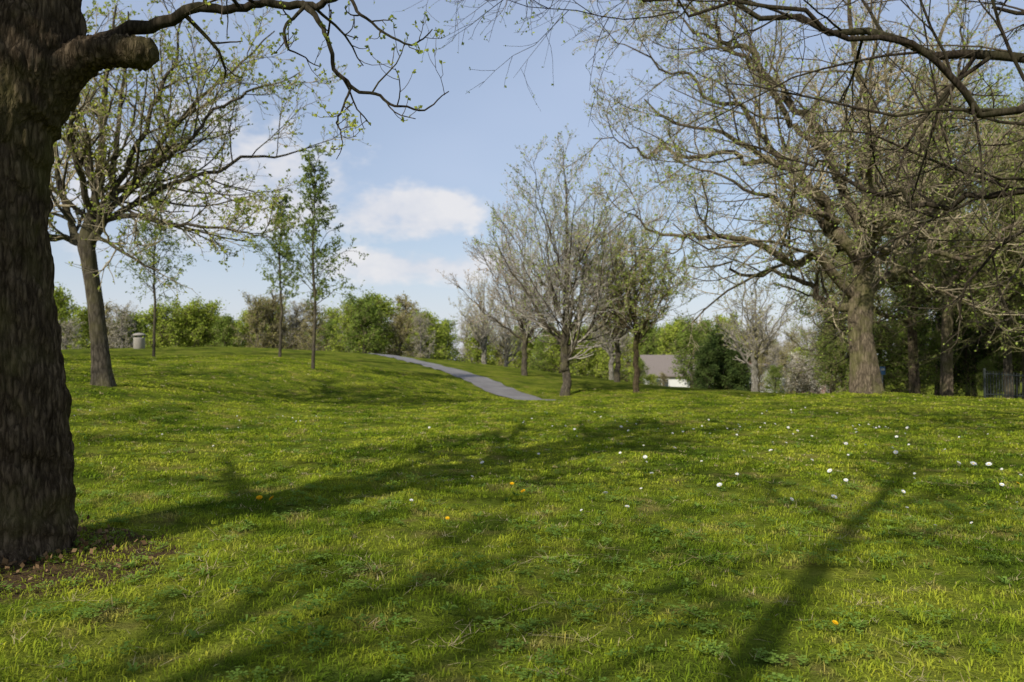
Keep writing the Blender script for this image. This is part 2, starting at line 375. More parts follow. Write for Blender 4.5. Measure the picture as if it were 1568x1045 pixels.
# ------------------------------------------------------------------ tree builder
class Tree:
    def __init__(s, seed):
        s.V = []; s.F = []; s.M = []; s.n = 0; s.r = np.random.default_rng(seed)
    def add(s, V, F, m):
        s.V.append(V.reshape(-1, 3)); s.F.append(F+s.n); s.M.append(np.full(len(F), m)); s.n += V.size//3
    def tubes(s, pts, rad, sides, mat=0):
        N, K, _ = pts.shape
        T = nrm(np.gradient(pts, axis=1))
        ref = nrm(s.r.normal(size=(N, 3))); ref = ref - (ref*T[:, K//2]).sum(-1, keepdims=True)*T[:, K//2]
        ref = nrm(ref)[:, None]
        U = nrm(ref - (ref*T).sum(-1, keepdims=True)*T); W = np.cross(T, U)
        a = np.arange(sides)*2*np.pi/sides
        V = pts[:, :, None] + rad[:, :, None, None]*(U[:, :, None]*np.cos(a)[None, None, :, None] + W[:, :, None]*np.sin(a)[None, None, :, None])
        ix = np.arange(N*K*sides).reshape(N, K, sides); nx_ = np.roll(ix, -1, axis=2)
        F = np.stack([ix[:, :-1], nx_[:, :-1], nx_[:, 1:], ix[:, 1:]], -1).reshape(-1, 4)
        s.add(V, F, mat)
    def stem(s, P, R, K=24, sides=12, flare=0, bumpy=.05, hi=False, wob=0.0, mat=0):
        C = catmull(np.column_stack([np.asarray(P, float), np.asarray(R, float)]), K)
        pts, rad = C[:, :3].copy(), np.maximum(C[:, 3], .002)
        if wob:
            nz = s.r.normal(size=(K, 3))*wob*1.6; nz = (nz+np.roll(nz, 1, 0)+np.roll(nz, -1, 0))/3
            pts += nz*np.minimum(1, np.linspace(0, 1, K)[:, None]*6)
        T = nrm(np.gradient(pts, axis=0))
        ref = np.array([0.13, 1, .07]) if abs(T[:, 1]).max() < .93 else np.array([1., .1, .1])
        U = nrm(ref - (T@ref)[:, None]*T); W = np.cross(T, U)
        a = np.arange(sides)*2*np.pi/sides
        rr = np.repeat(rad[:, None], sides, 1)
        ph = s.r.uniform(0, 6)
        if flare:
            zz = pts[:, 2]-pts[0, 2]
            fl = flare*np.exp(-np.maximum(zz, 0)/(rad[0]*1.1))
            rr = rr*(1+fl[:, None]*(.7+.35*np.cos(5*a+ph)+.2*np.cos(3*a+2*ph))[None])
        Z = np.linspace(0, 1, K)[:, None]*K*.25
        rr = rr*(1+bumpy*(np.sin(2*a[None]+Z*1.3+ph)*.5+np.sin(3*a[None]-Z*.9)*.35+np.sin(5*a[None]+Z*2.1)*.25))
        V = pts[:, None]+rr[..., None]*(U[:, None]*np.cos(a)[None, :, None]+W[:, None]*np.sin(a)[None, :, None])
        if hi:
            Vf = V.reshape(-1, 3); out = nrm((V-pts[:, None]).reshape(-1, 3))
            d = np.array([mnoise.multi_fractal(Vector((v[0]*16, v[1]*16, v[2]*2.6)), .8, 2.1, 3) for v in Vf])
            d2 = np.array([abs(mnoise.noise(Vector((v[0]*30, v[1]*30, v[2]*6)))) for v in Vf])
            V = (Vf+out*((d-1)*.007+(d2-.2)*.038)[:, None]).reshape(V.shape)
        ix = np.arange(K*sides).reshape(K, sides); nx_ = np.roll(ix, -1, axis=1)
        F = np.stack([ix[:-1], nx_[:-1], nx_[1:], ix[1:]], -1).reshape(-1, 4)
        s.add(V, F, mat)
        c = pts[-1]+T[-1]*rad[-1]*.5
        Vc = np.vstack([V[-1], c[None]]); i = np.arange(0, sides-1, 2)
        Fc = np.stack([i, i+1, (i+2) % sides, np.full(len(i), sides)], -1)
        s.add(Vc, Fc, mat)
        L = np.linalg.norm(np.diff(pts, axis=0), axis=1).sum()
        return pts, rad, L
    def walk(s, P0, D, L, n, wander, trop):
        N = len(P0); pts = np.empty((N, n+1, 3)); pts[:, 0] = P0; d = D.copy(); p = P0.copy()
        for i in range(n):
            d = nrm(d + s.r.normal(size=(N, 3))*wander + np.array([0, 0, trop])[None])
            p = p + d*(L/n)[:, None]; pts[:, i+1] = p
        return pts
    def spawn(s, pts, rad, Lp, m, t0, t1, ang, angv, lr, sh, rr, flat=0):
        N, K, _ = pts.shape
        t = (np.arange(m)[None]+s.r.random((N, m)))/m; t = t0+(t1-t0)*t
        f = t*(K-1); i = np.minimum(f.astype(int), K-2); f = f-i; ar = np.arange(N)[:, None]
        P = pts[ar, i]*(1-f[..., None])+pts[ar, i+1]*f[..., None]
        T = nrm(pts[ar, i+1]-pts[ar, i]); R = rad[ar, i]*(1-f)+rad[ar, i+1]*f
        ref = s.r.normal(size=(N, m, 3))
        if flat: ref[..., 2] *= (1-flat)
        U = nrm(ref-(ref*T).sum(-1, keepdims=True)*T)
        a = np.radians(ang+s.r.normal(size=(N, m))*angv)[..., None]
        D = T*np.cos(a)+U*np.sin(a)
        Lc = Lp[:, None]*lr*(1-sh*t)*s.r.uniform(.6, 1.35, (N, m))
        Rc = np.minimum(R*rr, R*.9)
        return P.reshape(-1, 3), D.reshape(-1, 3), Lc.ravel(), Rc.ravel()
    def leaves(s, pts, per, size, mat=1, droop=0.0, tmin=.2, prob=1, spread=0):
        N, K, _ = pts.shape
        if prob < 1:
            k = s.r.random(N) < prob; pts = pts[k]; N = len(pts)
        t = s.r.uniform(tmin, 1, (N, per))*(K-1); i = np.minimum(t.astype(int), K-2); f = (t-i)[..., None]; ar = np.arange(N)[:, None]
        P = (pts[ar, i]*(1-f)+pts[ar, i+1]*f).reshape(-1, 3)
        if spread: P = P+s.r.normal(size=P.shape)*spread
        M = len(P); D = s.r.normal(size=(M, 3)); D[:, 2] += .4-droop; D = nrm(D)
        U = nrm(np.cross(D, s.r.normal(size=(M, 3)))); sz = (size*s.r.uniform(.5, 1.3, M))[:, None]
        V = np.stack([P, P+D*sz*.5+U*sz*.36, P+D*sz, P+D*sz*.5-U*sz*.36], 1)
        s.add(V, np.arange(M*4).reshape(-1, 4), mat)
    def branchwork(s, stems, levels):
        K = 14; A = []; B = []; Ls = []
        for p, r_, L in stems:
            j = np.linspace(0, len(p)-1, K); k = np.arange(len(p))
            A.append(np.stack([np.interp(j, k, p[:, c]) for c in range(3)], 1)); B.append(np.interp(j, k, r_)); Ls.append(L)
        pts, rad, L = np.array(A), np.array(B), np.array(Ls)
        for q, lv in enumerate(levels):
            P, D, Lc, Rc = s.spawn(pts, rad, L, lv['m'], lv.get('t0', .15), lv.get('t1', 1), lv.get('ang', 50), lv.get('angv', 12),
                                   lv.get('lr', .5), lv.get('sh', .4), lv.get('rr', .6), lv.get('flat', 0))
            n = lv.get('n', 5); Rc = np.clip(Rc, lv.get('rmin', .004), lv.get('rmax', 9))
            pts = s.walk(P, D, Lc, n, lv.get('w', .15), lv.get('trop', .05))
            tp = lv.get('tip', .3); rad = Rc[:, None]*np.linspace(1, tp, n+1)[None]
            s.tubes(pts, rad, lv.get('sides', 4), 2 if q >= 1 else 0); L = Lc
            for lf in lv.get('leafs', []): s.leaves(pts, **lf)
        return pts
    def mesh(s, name, mats):
        return np_mesh(name, np.vstack(s.V), np.vstack(s.F), mats, np.concatenate(s.M))

def place(name, me, x, y, rot=0, sc=1, parent=None, dz=-.05):
    o = bpy.data.objects.new(name, me); o.location = (x, y, h1(x, y)+dz)
    o.rotation_euler = (0, 0, rot); o.scale = (sc, sc, sc) if not isinstance(sc, tuple) else sc
    return link(o, parent)

# --- near left tree -------------------------------------------------------
def near_tree():
    t = Tree(11)
    X, Y, Z = -3.15, 5.0, h1(-3.15, 5)
    tr = t.stem([(-3.22,5.2,Z-.12),(-3.19,5.2,.35),(-3.18,5.15,1.0),(-3.24,5.05,2.0),(-3.2,5,2.7),(-3.06,5,3.15),(-3.0,5.02,3.7),(-3.15,5.1,4.8),(-3.2,5.2,6.4),(-3.1,5.3,8.2)],
           [.30,.285,.27,.26,.265,.29,.22,.17,.10,.03], K=380, sides=160, flare=.34, bumpy=.05, hi=True)
    stub = t.stem([(-3.0,5,3.02),(-2.72,4.97,3.2),(-2.5,4.95,3.24),(-2.32,4.93,3.22),(-2.23,4.92,3.2)], [.2,.12,.09,.1,.06], K=50, sides=40, hi=True)
    B = t.stem([(-2.85,5,3.1),(-2.55,5,3.33),(-2.25,4.98,3.44),(-1.95,4.93,3.5),(-1.6,4.9,3.52),(-1.24,4.8,3.47),(-1.0,4.78,3.55),(-.7,4.7,3.75),(-.4,4.6,4.0)],
               [.11,.06,.038,.03,.025,.022,.018,.012,.006], K=60, sides=10, bumpy=.1, wob=.012, mat=3)
    C = t.stem([(-1.28,4.81,3.48),(-1.17,4.75,3.36),(-1.11,4.7,3.22),(-1.03,4.68,3.0),(-.92,4.66,2.9),(-.78,4.63,2.85),(-.66,4.6,2.79),(-.5,4.58,2.76),(-.36,4.55,2.85)],
               [.02,.017,.014,.012,.010,.009,.007,.005,.003], K=40, sides=8, bumpy=.1, wob=.009, mat=3)
    D = t.stem([(-.95,4.67,2.92),(-.98,4.6,2.75),(-1.02,4.56,2.66),(-.96,4.52,2.58),(-1.0,4.5,2.45)], [.008,.006,.005,.004,.002], K=20, sides=6, wob=.008, mat=3)
    E = t.stem([(-1.24,4.8,3.47),(-1.35,4.7,3.3),(-1.3,4.6,3.12),(-1.1,4.55,3.0)], [.012,.009,.006,.003], K=20, sides=6, wob=.008, mat=3)
    G = t.stem([(-.85,4.75,3.62),(-.65,4.7,3.6),(-.45,4.65,3.48),(-.25,4.6,3.5)], [.012,.009,.006,.003], K=20, sides=6, wob=.008, mat=3)
    G2 = t.stem([(-1.0,4.78,3.53),(-.85,4.65,3.3),(-.6,4.6,3.15),(-.45,4.55,3.22)], [.012,.009,.006,.003], K=20, sides=6, wob=.008, mat=3)
    t.branchwork([C, D, E, G, G2], [dict(m=6, t0=.15, ang=48, lr=.26, sh=.2, n=5, w=.16, trop=.12, rr=.6, rmin=.0022, tip=.5, sides=5,
                 leafs=[dict(per=2, size=.022, tmin=.8)]),
                 dict(m=3, t0=.3, ang=50, lr=.45, sh=.1, n=4, w=.12, trop=.25, rr=.7, rmin=.0018, tip=.7, sides=4, leafs=[dict(per=5, size=.024, tmin=.92)])])
    t.branchwork([B], [dict(m=9, t0=.3, t1=.95, ang=60, lr=.22, sh=.2, n=6, w=.2, trop=.08, rr=.5, rmin=.004, sides=5),
                 dict(m=5, t0=.3, ang=50, lr=.5, n=5, w=.15, trop=.15, rr=.6, rmin=.002, tip=.6, sides=4, leafs=[dict(per=4, size=.025, tmin=.9)])])
    limbs = []
    for (a, l, z, up) in ((200,3.6,3.9,.7),(120,4.2,4.3,.8),(20,3.5,5.0,1.0),(290,3.2,4.6,.9),(70,4.0,5.6,1.1),(160,3.0,6.2,1.3),(330,3,6.4,1.3),(240,2.6,6.9,1.4)):
        a = math.radians(a); d = np.array([math.cos(a), math.sin(a), up]); d /= np.linalg.norm(d); p = np.array([-3.12, 5.1, z])
        limbs.append(t.stem([p, p+d*l*.3, p+d*l*.65+[0,0,.1], p+d*l+[0,0,.5]], [.1,.075,.05,.015], K=16, sides=9, wob=.05))
    t.branchwork(limbs, [dict(m=10, t0=.2, ang=50, lr=.42, n=6, w=.15, trop=.04, rr=.5, rmin=.008, sides=5),
        dict(m=7, t0=.15, ang=48, lr=.45, n=5, w=.15, trop=.06, rr=.6, rmin=.005, sides=4),
        dict(m=4, t0=.2, ang=48, lr=.5, n=3, w=.15, trop=.1, rr=.7, rmin=.003, sides=3, leafs=[dict(per=4, size=.04, tmin=.6)])])
    link(bpy.data.objects.new('oak_tree', t.mesh('oak_tree', [M_bark_dark, M_leaf_young, M_twig_dark, M_bark_limb])))
near_tree()
t = Tree(5); n = 380; a = t.r.uniform(0, 6.28, n); q = .3+np.abs(t.r.normal(0, .24, n))
lx = -3.15+np.cos(a)*q; ly = 5.15+np.sin(a)*q
P = np.column_stack([lx, ly, H(lx, ly)+.02])[:, None].repeat(2, 1); P[:, 1, 2] += .02
t.leaves(P, 1, .04, 0); link(bpy.data.objects.new('leaf_litter', t.mesh('leaf_litter', [M_litter])))

def limb_tree(seed, trunk, trad, limbs, levels, flare=.45, K=40, sides=20, auto=None, wob=.05, tfrac=.5, lscale=1.0):
    t = Tree(seed)
    tr = t.stem(trunk, trad, K=K, sides=sides, flare=flare, bumpy=.06, wob=.01)
    st = []
    for P, R in limbs: st.append(t.stem(P, [r_*lscale for r_ in R], K=26, sides=9, bumpy=.06, wob=wob))
    if auto:
        n, z0, z1, l0, l1, up0, up1, r0 = auto
        for i in range(n):
            f = i/max(1, n-1); z = z0+(z1-z0)*f; k = int(np.argmin(abs(tr[0][:, 2]-z))); p = tr[0][k]
            a = i*2.4+t.r.uniform(-.4, .4); l = (l0+(l1-l0)*f)*t.r.uniform(.7, 1.2); up = up0+(up1-up0)*f
            d = np.array([math.cos(a), math.sin(a), up]); d /= np.linalg.norm(d)
            rr = min(tr[1][k]*.62, r0*(1-.5*f))
            st.append(t.stem([p, p+d*l*.25, p+d*l*.6+[0, 0, .04*l], p+d*l+[0, 0, .14*l]], [rr, rr*.8, rr*.55, rr*.18], K=18, sides=8, wob=wob*.8))
    j = int(len(tr[0])*tfrac)
    st.append((tr[0][j:], tr[1][j:], tr[2]*(1-tfrac)))
    t.branchwork(st, levels)
    return t

# --- left mid tree (D~18) ---------------------------------------------------
t = limb_tree(21, [(0,0,-.1),(-.08,0,.8),(-.2,0,1.8),(-.34,0,2.8),(-.42,0,3.3),(-.3,.1,4.2),(-.25,.3,5.6),(-.1,.2,7.2),(.1,.2,8.8)],
    [.225,.19,.175,.165,.17,.1,.075,.05,.02],
    [([(-.4,0,3.1),(-.75,.1,3.7),(-1.1,.2,4.5),(-1.3,.2,5.6),(-1.5,.3,7.4)],[.13,.1,.08,.05,.02]),
     ([(-.35,0,3.1),(0,-.1,3.75),(.25,-.2,4.6),(.4,-.3,5.8),(.7,-.3,8.4)],[.14,.11,.09,.06,.02]),
     ([(-.1,0,3.6),(.6,-.1,4.5),(1.4,-.2,5.6),(2.4,-.3,6.6),(3.9,-.4,7.9)],[.1,.085,.065,.045,.015]),
     ([(-.05,0,3.75),(.8,.2,4.3),(1.9,.3,4.85),(3.0,.4,5.3),(4.8,.5,5.6)],[.09,.075,.055,.04,.012]),
     ([(0,0,3.8),(.9,-.2,3.85),(1.9,-.4,3.6),(3.0,-.5,3.45),(4.0,-.6,3.3)],[.08,.06,.045,.03,.01]),
     ([(-.45,0,3.2),(-1.2,-.2,3.4),(-2.0,-.5,3.3),(-2.9,-.6,3.6)],[.09,.07,.045,.015]),
     ([(-.3,0,3.9),(-.2,1.2,4.8),(.2,2.6,5.8),(.5,3.6,6.8)],[.1,.07,.05,.015]),
     ([(-.3,0,3.9),(-.2,-1.0,5.0),(.3,-2.0,6.0),(.8,-2.8,7.2)],[.1,.07,.05,.015]),
     ([(.2,-.1,4.4),(1.0,-.5,5.6),(1.7,-.6,7.0),(2.3,-.7,9.0)],[.08,.06,.04,.012]),
     ([(.9,-.2,4.8),(2.0,-.5,5.4),(3.0,-.7,6.2),(4.6,-.8,6.9)],[.07,.05,.035,.012]),
     ([(-.3,.1,4.6),(-1.2,.6,5.8),(-2.2,.8,6.8),(-3,.8,8)],[.08,.06,.04,.012])],
    [dict(m=12, t0=.12, t1=.95, ang=44, angv=12, lr=.44, sh=.5, n=8, w=.12, trop=.04, rr=.5, rmin=.013, sides=5, tip=.35),
     dict(m=9, t0=.15, t1=.95, ang=44, angv=14, lr=.46, sh=.45, n=6, w=.13, trop=.05, rr=.6, rmin=.008, sides=4, tip=.4),
     dict(m=5, t0=.2, ang=45, angv=14, lr=.5, sh=.3, n=4, w=.12, trop=.08, rr=.7, rmin=.005, sides=3, tip=.6,
                 leafs=[dict(per=2, size=.07, tmin=.6, prob=.8), dict(per=3, size=.07, tmin=.9, prob=.3)])], sides=24, lscale=.85)
place('maple_tree', t.mesh('maple_tree', [M_bark_grey, M_leaf_young, M_twig_tan]), -9.23, 18, 0, 1)

# --- birches ----------------------------------------------------------------
def birch(seed, h, w, zb, dens=1.0):
    t = Tree(seed)
    tr = t.stem([(0,0,-.1),(.05,0,h*.3),(-.03,.02,h*.6),(.04,0,h*.85),(0,0,h)], [.07,.055,.04,.022,.006], K=40, sides=10, flare=.3, wob=.02)
    st = []
    n = 40
    for i in range(n):
        f = i/(n-1); z = zb+(h*.97-zb)*f; k = int(np.argmin(abs(tr[0][:, 2]-z))); p = tr[0][k]
        a = i*2.4+t.r.uniform(-.6,.6); l = w*(.5+.6*math.sin(min(1, f*1.25+.2)*math.pi))*t.r.uniform(.45, 1.25)
        up = .7+f*1.5; d = np.array([math.cos(a), math.sin(a), up]); d /= np.linalg.norm(d)
        st.append(t.stem([p, p+d*l*.4, p+d*l*.8+[0,0,-.02*l], p+d*l+[math.cos(a)*l*.15, math.sin(a)*l*.15, -.12*l]], [.018,.013,.009,.004], K=10, sides=5, wob=.03))
    t.branchwork(st, [dict(m=7, t0=.15, ang=50, lr=.5, sh=.3, n=4, w=.2, trop=-.02, rr=.6, rmin=.006, sides=3, leafs=[dict(per=int(7*dens), size=.085, tmin=.2, mat=1, droop=.6)]),
                      dict(m=4, t0=.3, ang=45, lr=.6, n=3, w=.2, trop=-.1, rr=.6, rmin=.005, sides=3, leafs=[dict(per=int(7*dens), size=.08, tmin=.2, mat=1, droop=.6)])])
    return t.mesh('birch_tree', [M_bark_grey, M_leaf_birch, M_twig_dark])
place('birch_tree', birch(31, 7.6, 1.9, 2.7, .9), -16.2, 36)
place('birch_tree', birch(32, 7.2, 1.3, 2.7, .8), -10.5, 36)
place('birch_tree', birch(33, 7.9, 1.6, 2.3, 1.0), -7.5, 30)

# --- centre trees -------------------------------------------------------------
def vase_tree(seed, h, r, z0, stems, mats, leafper, leafsz, trunkr=.18, tilt=.45, m=(10,8,6), rm=(.014,.009,.007), leafprob=1):
    t = Tree(seed)
    tr = t.stem([(0,0,-.1),(.05,0,z0*.5),(0,0,z0),(.1,.05,h*.6),(0,0,h*.95)], [trunkr*1.1, trunkr*.95, trunkr*.9, trunkr*.35, .01], K=36, sides=14, flare=.35, wob=.04)
    st = [(tr[0][12:], tr[1][12:], tr[2]*.6)]
    for i in range(stems):
        a = i*2.4+t.r.uniform(-.3, .3); f = i/stems
        tl = tilt*t.r.uniform(.5, 1.45); L = (h-z0)*t.r.uniform(.72, 1.0)/math.sqrt(1+tl*tl*.5)
        z = z0+(h*.35)*f*f; d = np.array([math.cos(a)*tl, math.sin(a)*tl, 1]); d /= np.linalg.norm(d)
        p = np.array([0, 0, z]); rr = trunkr*.45*(1-.45*f)
        L *= (1-.3*f)
        o_ = np.array([math.cos(a), math.sin(a), 0])
        st.append(t.stem([p, p+(d*.9+o_*.25)*L*.22, p+(d+o_*.08)*L*.6, p+d*L], [rr, rr*.75, rr*.4, .008], K=20, sides=8, wob=.07))
    t.branchwork(st, [dict(m=m[0], t0=.06, t1=.97, ang=38, angv=12, lr=r, sh=.6, n=7, w=.1, trop=.07, rr=.45, rmin=rm[0], sides=4, tip=.4),
        dict(m=m[1], t0=.1, ang=40, angv=12, lr=.45, sh=.45, n=4, w=.12, trop=.08, rr=.6, rmin=rm[1], sides=3, tip=.5),
        dict(m=m[2], t0=.1, ang=40, angv=12, lr=.5, sh=.3, n=3, w=.1, trop=.1, rr=.7, rmin=rm[2], sides=3, tip=.6,
             leafs=([dict(per=leafper, size=leafsz, tmin=.4, mat=1, prob=leafprob)] if leafper else []))])
    return t.mesh('tree', mats)
place('lime_tree', vase_tree(41, 11.4, .52, 2.0, 13, [M_bark_grey, M_leaf_budgreen, M_twig_pale], 1, .085, .19, .62, leafprob=.9, m=(11,8,6)), 2.26, 34)
place('cherry_tree', vase_tree(42, 9.2, .55, 2.0, 12, [M_bark_grey, M_leaf_budred, M_twig_pale], 1, .085, .16, .9, leafprob=.6, rm=(.016,.011,.008), m=(11,8,5)), .68, 44, 1)
place('hawthorn_tree', vase_tree(43, 7.4, .55, 2.4, 12, [M_bark_dark, M_leaf_budgreen, M_twig_tan], 2, .08, .12, .85, m=(10,8,6)), 5.3, 34, 2)
bare_small = vase_tree(44, 7.2, .5, 1.8, 9, [M_bark_pale, M_leaf_bud, M_twig_pale], 1, .09, .18, .9, leafprob=.6, m=(9,7,5))
place('ash_tree', bare_small, 13.7, 45, 0, 1)
place('ash_tree', bare_small, -2.3, 66, 1.3, 1.15)
place('ash_tree', bare_small, -.5, 72, 3.3, 1.1)
place('ash_tree', bare_small, 7.5, 60, 2.3, 1.0)
place('cherry_tree', vase_tree(45, 9.5, .5, 2.4, 10, [M_bark_grey, M_leaf_budred, M_twig_tan], 2, .09, .16, .7, m=(10,7,5)), 6.2, 47, 1)

# --- big right tree (D=24) ------------------------------------------------------
big_limbs = [
 ([(-.2,0,3.0),(-1.4,-.3,3.9),(-3.0,-.6,4.3),(-4.8,-.8,4.6),(-6.6,-1.0,4.9),(-7.8,-1,5.3)],[.17,.13,.1,.07,.035,.012]),
 ([(-.2,0,2.6),(-1.0,.2,2.75),(-1.7,.4,3.5),(-3.2,.8,4.0),(-5.0,1.0,3.9)],[.15,.11,.08,.05,.015]),
 ([(-.1,0,4.0),(-1.0,-.2,5.4),(-2.3,-.3,6.6),(-4.0,-.5,7.6),(-6.6,-.7,8.6)],[.2,.16,.11,.07,.02]),
 ([(0,0,5.0),(-.7,.3,6.6),(-1.6,.5,8.4),(-2.8,.8,10.3),(-3.8,1,12.5)],[.2,.15,.11,.07,.02]),
 ([(.1,0,5.6),(.2,0,7.4),(-.2,.1,9.2),(-.3,.1,11.2),(-.6,0,14)],[.2,.16,.12,.07,.02]),
 ([(.2,0,4.6),(1.0,-.1,6.2),(1.7,-.2,8.0),(2.3,-.2,10.0),(3.0,0,12.8)],[.19,.15,.11,.07,.02]),
 ([(.2,0,3.8),(1.3,.1,4.8),(2.6,.1,6.0),(4.0,.2,7.4),(5.6,.3,9.0)],[.17,.13,.09,.06,.02]),
 ([(.2,0,3.2),(1.3,-.3,3.9),(2.7,-.6,4.3),(4.3,-.8,5.2),(5.8,-1,5.8)],[.14,.1,.07,.04,.015]),
 ([(0,0,3.6),(-.4,-1.2,4.6),(-1.0,-2.6,5.8),(-1.6,-4.2,7.2)],[.15,.11,.07,.02]),
 ([(0,0,4.2),(.5,-1.2,5.8),(.9,-2.4,7.6),(1.2,-3.6,9.6)],[.15,.11,.07,.02]),
 ([(0,0,4.0),(-.4,1.6,5.2),(-1.0,3.2,6.6),(-1.2,4.8,8.2)],[.15,.11,.07,.02]),
 ([(0,0,4.8),(.6,1.6,6.6),(1.2,3.0,8.6),(1.6,4.0,11)],[.15,.11,.07,.02]),
 ([(-.9,-.2,5.2),(-2.2,-.9,5.6),(-3.8,-1.4,6.0),(-6.2,-1.8,6.8)],[.11,.08,.05,.012]),
 ([(-1.2,.4,7.6),(-2.6,0,9.0),(-4.4,-.3,10.4),(-6.2,-.4,11.8)],[.1,.08,.05,.012]),
 ([(-2.0,-.3,6.4),(-3.4,-.2,8.2),(-4.9,-.2,9.4),(-7.4,-.4,10.6)],[.1,.08,.05,.012]),
 ([(-2.8,.6,10.0),(-4.2,.6,11.2),(-5.6,.5,12.2),(-7.2,.4,12.8)],[.09,.07,.04,.012]),
 ([(-3.0,-.4,7.0),(-4.6,.4,7.3),(-6.4,.8,7.6),(-8.0,1.0,7.9)],[.09,.06,.04,.012]),
]
t = limb_tree(51, [(0,0,-.15),(-.05,0,1.0),(-.16,0,2.2),(-.05,0,3.4),(.05,0,4.6),(.2,0,6.0),(.2,.1,8.0)], [.46,.38,.35,.32,.27,.2,.1], big_limbs,
   [dict(m=12, t0=.12, ang=44, angv=14, lr=.42, sh=.45, n=9, w=.14, trop=.025, rr=.45, rmin=.016, sides=5, tip=.35),
    dict(m=8, t0=.1, ang=46, angv=14, lr=.45, sh=.4, n=6, w=.15, trop=.03, rr=.6, rmin=.010, sides=4, tip=.4),
    dict(m=6, t0=.1, ang=46, angv=15, lr=.5, sh=.3, n=4, w=.14, trop=.04, rr=.7, rmin=.0065, sides=3, tip=.6, leafs=[dict(per=1, size=.075, tmin=.5, mat=1, prob=.8)]),
    dict(m=2, t0=.3, ang=45, angv=15, lr=.6, sh=.3, n=2, w=.15, trop=.05, rr=.8, rmin=.0045, sides=3, tip=.7, leafs=[dict(per=1, size=.075, tmin=.6, mat=1, prob=.5)])],
   flare=.3, K=60, sides=36, wob=.14)
place('sycamore_tree', t.mesh('sycamore_tree', [M_bark_brown, M_leaf_budgreen, M_twig_tan]), 10.65, 24)

# --- overhanging tree, right of camera -------------------------------------------
over = [
 ([(0,0,2.9),(-1.6,-.2,3.9),(-3.2,-.4,4.35),(-4.6,-.5,4.8),(-6.0,-.5,5.2),(-7.6,-.4,5.6)],[.12,.065,.042,.03,.02,.01]),
 ([(0,0,3.4),(-1.5,.4,4.4),(-3.2,.8,5.2),(-5.2,1.2,6.0),(-7.6,1.6,6.6),(-9.0,1.8,6.7)],[.12,.075,.055,.035,.025,.01]),
 ([(0,0,3.0),(-1.4,1.0,3.4),(-2.6,1.8,3.5),(-3.8,2.4,4.0),(-5,3,4.7)],[.1,.06,.04,.022,.01]),
 ([(0,0,4.2),(-1.2,-.6,5.8),(-3,-.8,7.2),(-5.2,-1,8)],[.14,.1,.07,.02]),
 ([(0,0,3.6),(.8,1.2,5),(1.4,2.4,6.4),(2,3.6,8)],[.13,.1,.06,.02]),
 ([(0,0,3.6),(1.2,-.6,5),(2.4,-1.2,6.4),(3.4,-1.6,8)],[.13,.1,.06,.02]),
]
t = limb_tree(61, [(0,0,-.1),(0,0,1.5),(.05,0,3.0),(0,.1,5),(-.1,0,7.5),(0,0,10)], [.36,.31,.3,.2,.12,.02], over,
   [dict(m=12, t0=.2, ang=45, angv=14, lr=.33, sh=.35, n=8, w=.15, trop=.0, rr=.5, rmin=.008, sides=5, tip=.35),
    dict(m=8, t0=.15, ang=46, angv=14, lr=.5, sh=.3, n=5, w=.15, trop=-.01, rr=.6, rmin=.005, sides=4, tip=.4),
    dict(m=5, t0=.15, ang=46, angv=14, lr=.5, sh=.3, n=4, w=.14, trop=.02, rr=.7, rmin=.003, sides=3, tip=.6, leafs=[dict(per=2, size=.035, tmin=.7, mat=1)])],
   K=40, sides=20, wob=.13)
place('beech_tree', t.mesh('beech_tree', [M_bark_limb, M_leaf_budgreen, M_twig_dark]), 8.6, 9.2)

# --- trees standing behind / beside the viewpoint (cast the lawn shadows) ----------
lv_sh = [dict(m=7, t0=.2, ang=45, lr=.42, n=6, w=.13, trop=.03, rr=.5, rmin=.018, sides=4),
         dict(m=5, t0=.15, ang=45, lr=.45, n=4, w=.14, trop=.05, rr=.6, rmin=.011, sides=3),
         dict(m=3, t0=.15, ang=45, lr=.5, n=3, w=.14, trop=.05, rr=.7, rmin=.007, sides=3, leafs=[dict(per=1, size=.07, tmin=.3)])]
M3 = [M_bark_grey, M_leaf_young, M_twig_tan]
sh1 = limb_tree(71, [(0,0,-.1),(.02,0,3),(0,.05,6),(.05,0,9),(0,0,12.5)], [.22,.21,.2,.14,.03], [], lv_sh, auto=(12, 5.2, 11.5, 4.4, 1.8, .55, 1.6, .12)).mesh('sh1', M3)
sh2 = limb_tree(72, [(0,0,-.1),(.05,.03,3),(-.05,.03,6),(0,0,8),(.05,0,11)], [.1,.09,.08,.06,.02], [], lv_sh, auto=(8, 6.6, 10.5, 2.4, 1.0, .8, 1.8, .05)).mesh('sh2', M3)
sh3 = limb_tree(73, [(0,0,-.1),(.02,0,2),(.1,.05,4.5),(.05,0,7),(0,0,9.5)], [.2,.18,.15,.1,.03], [], lv_sh, auto=(12, 2.6, 9.0, 4.6, 1.6, .35, 1.5, .13)).mesh('sh3', M3)
place('maple_tree', sh1, -6.15, -.15, 1.0)  # unseen tree added so its trunk throws shade over the near oak's trunk
place('maple_tree', sh2, -2.35, -2.2, 0)
place('maple_tree', sh3, -6.8, -6.0, 2.0, 1.0)
place('maple_tree', sh3, 3.6, -5.6, .6, 1.0)
place('maple_tree', sh1, -14, -3, 2.2, 1.0)
place('maple_tree', sh3, -14.5, 2.5, 4.2, 1.0)
place('maple_tree', sh3, -19, 8, 3.0, 1.15)
place('maple_tree', sh3, -17.2, 14.5, 3.0, 1.0)
place('maple_tree', sh3, -26, 24, 1.0, 1.3)
place('maple_tree', sh3, -25.5, 31, 2.0, 1.3)
place('maple_tree', sh1, -22, 19.5, 3.7, 1.1)

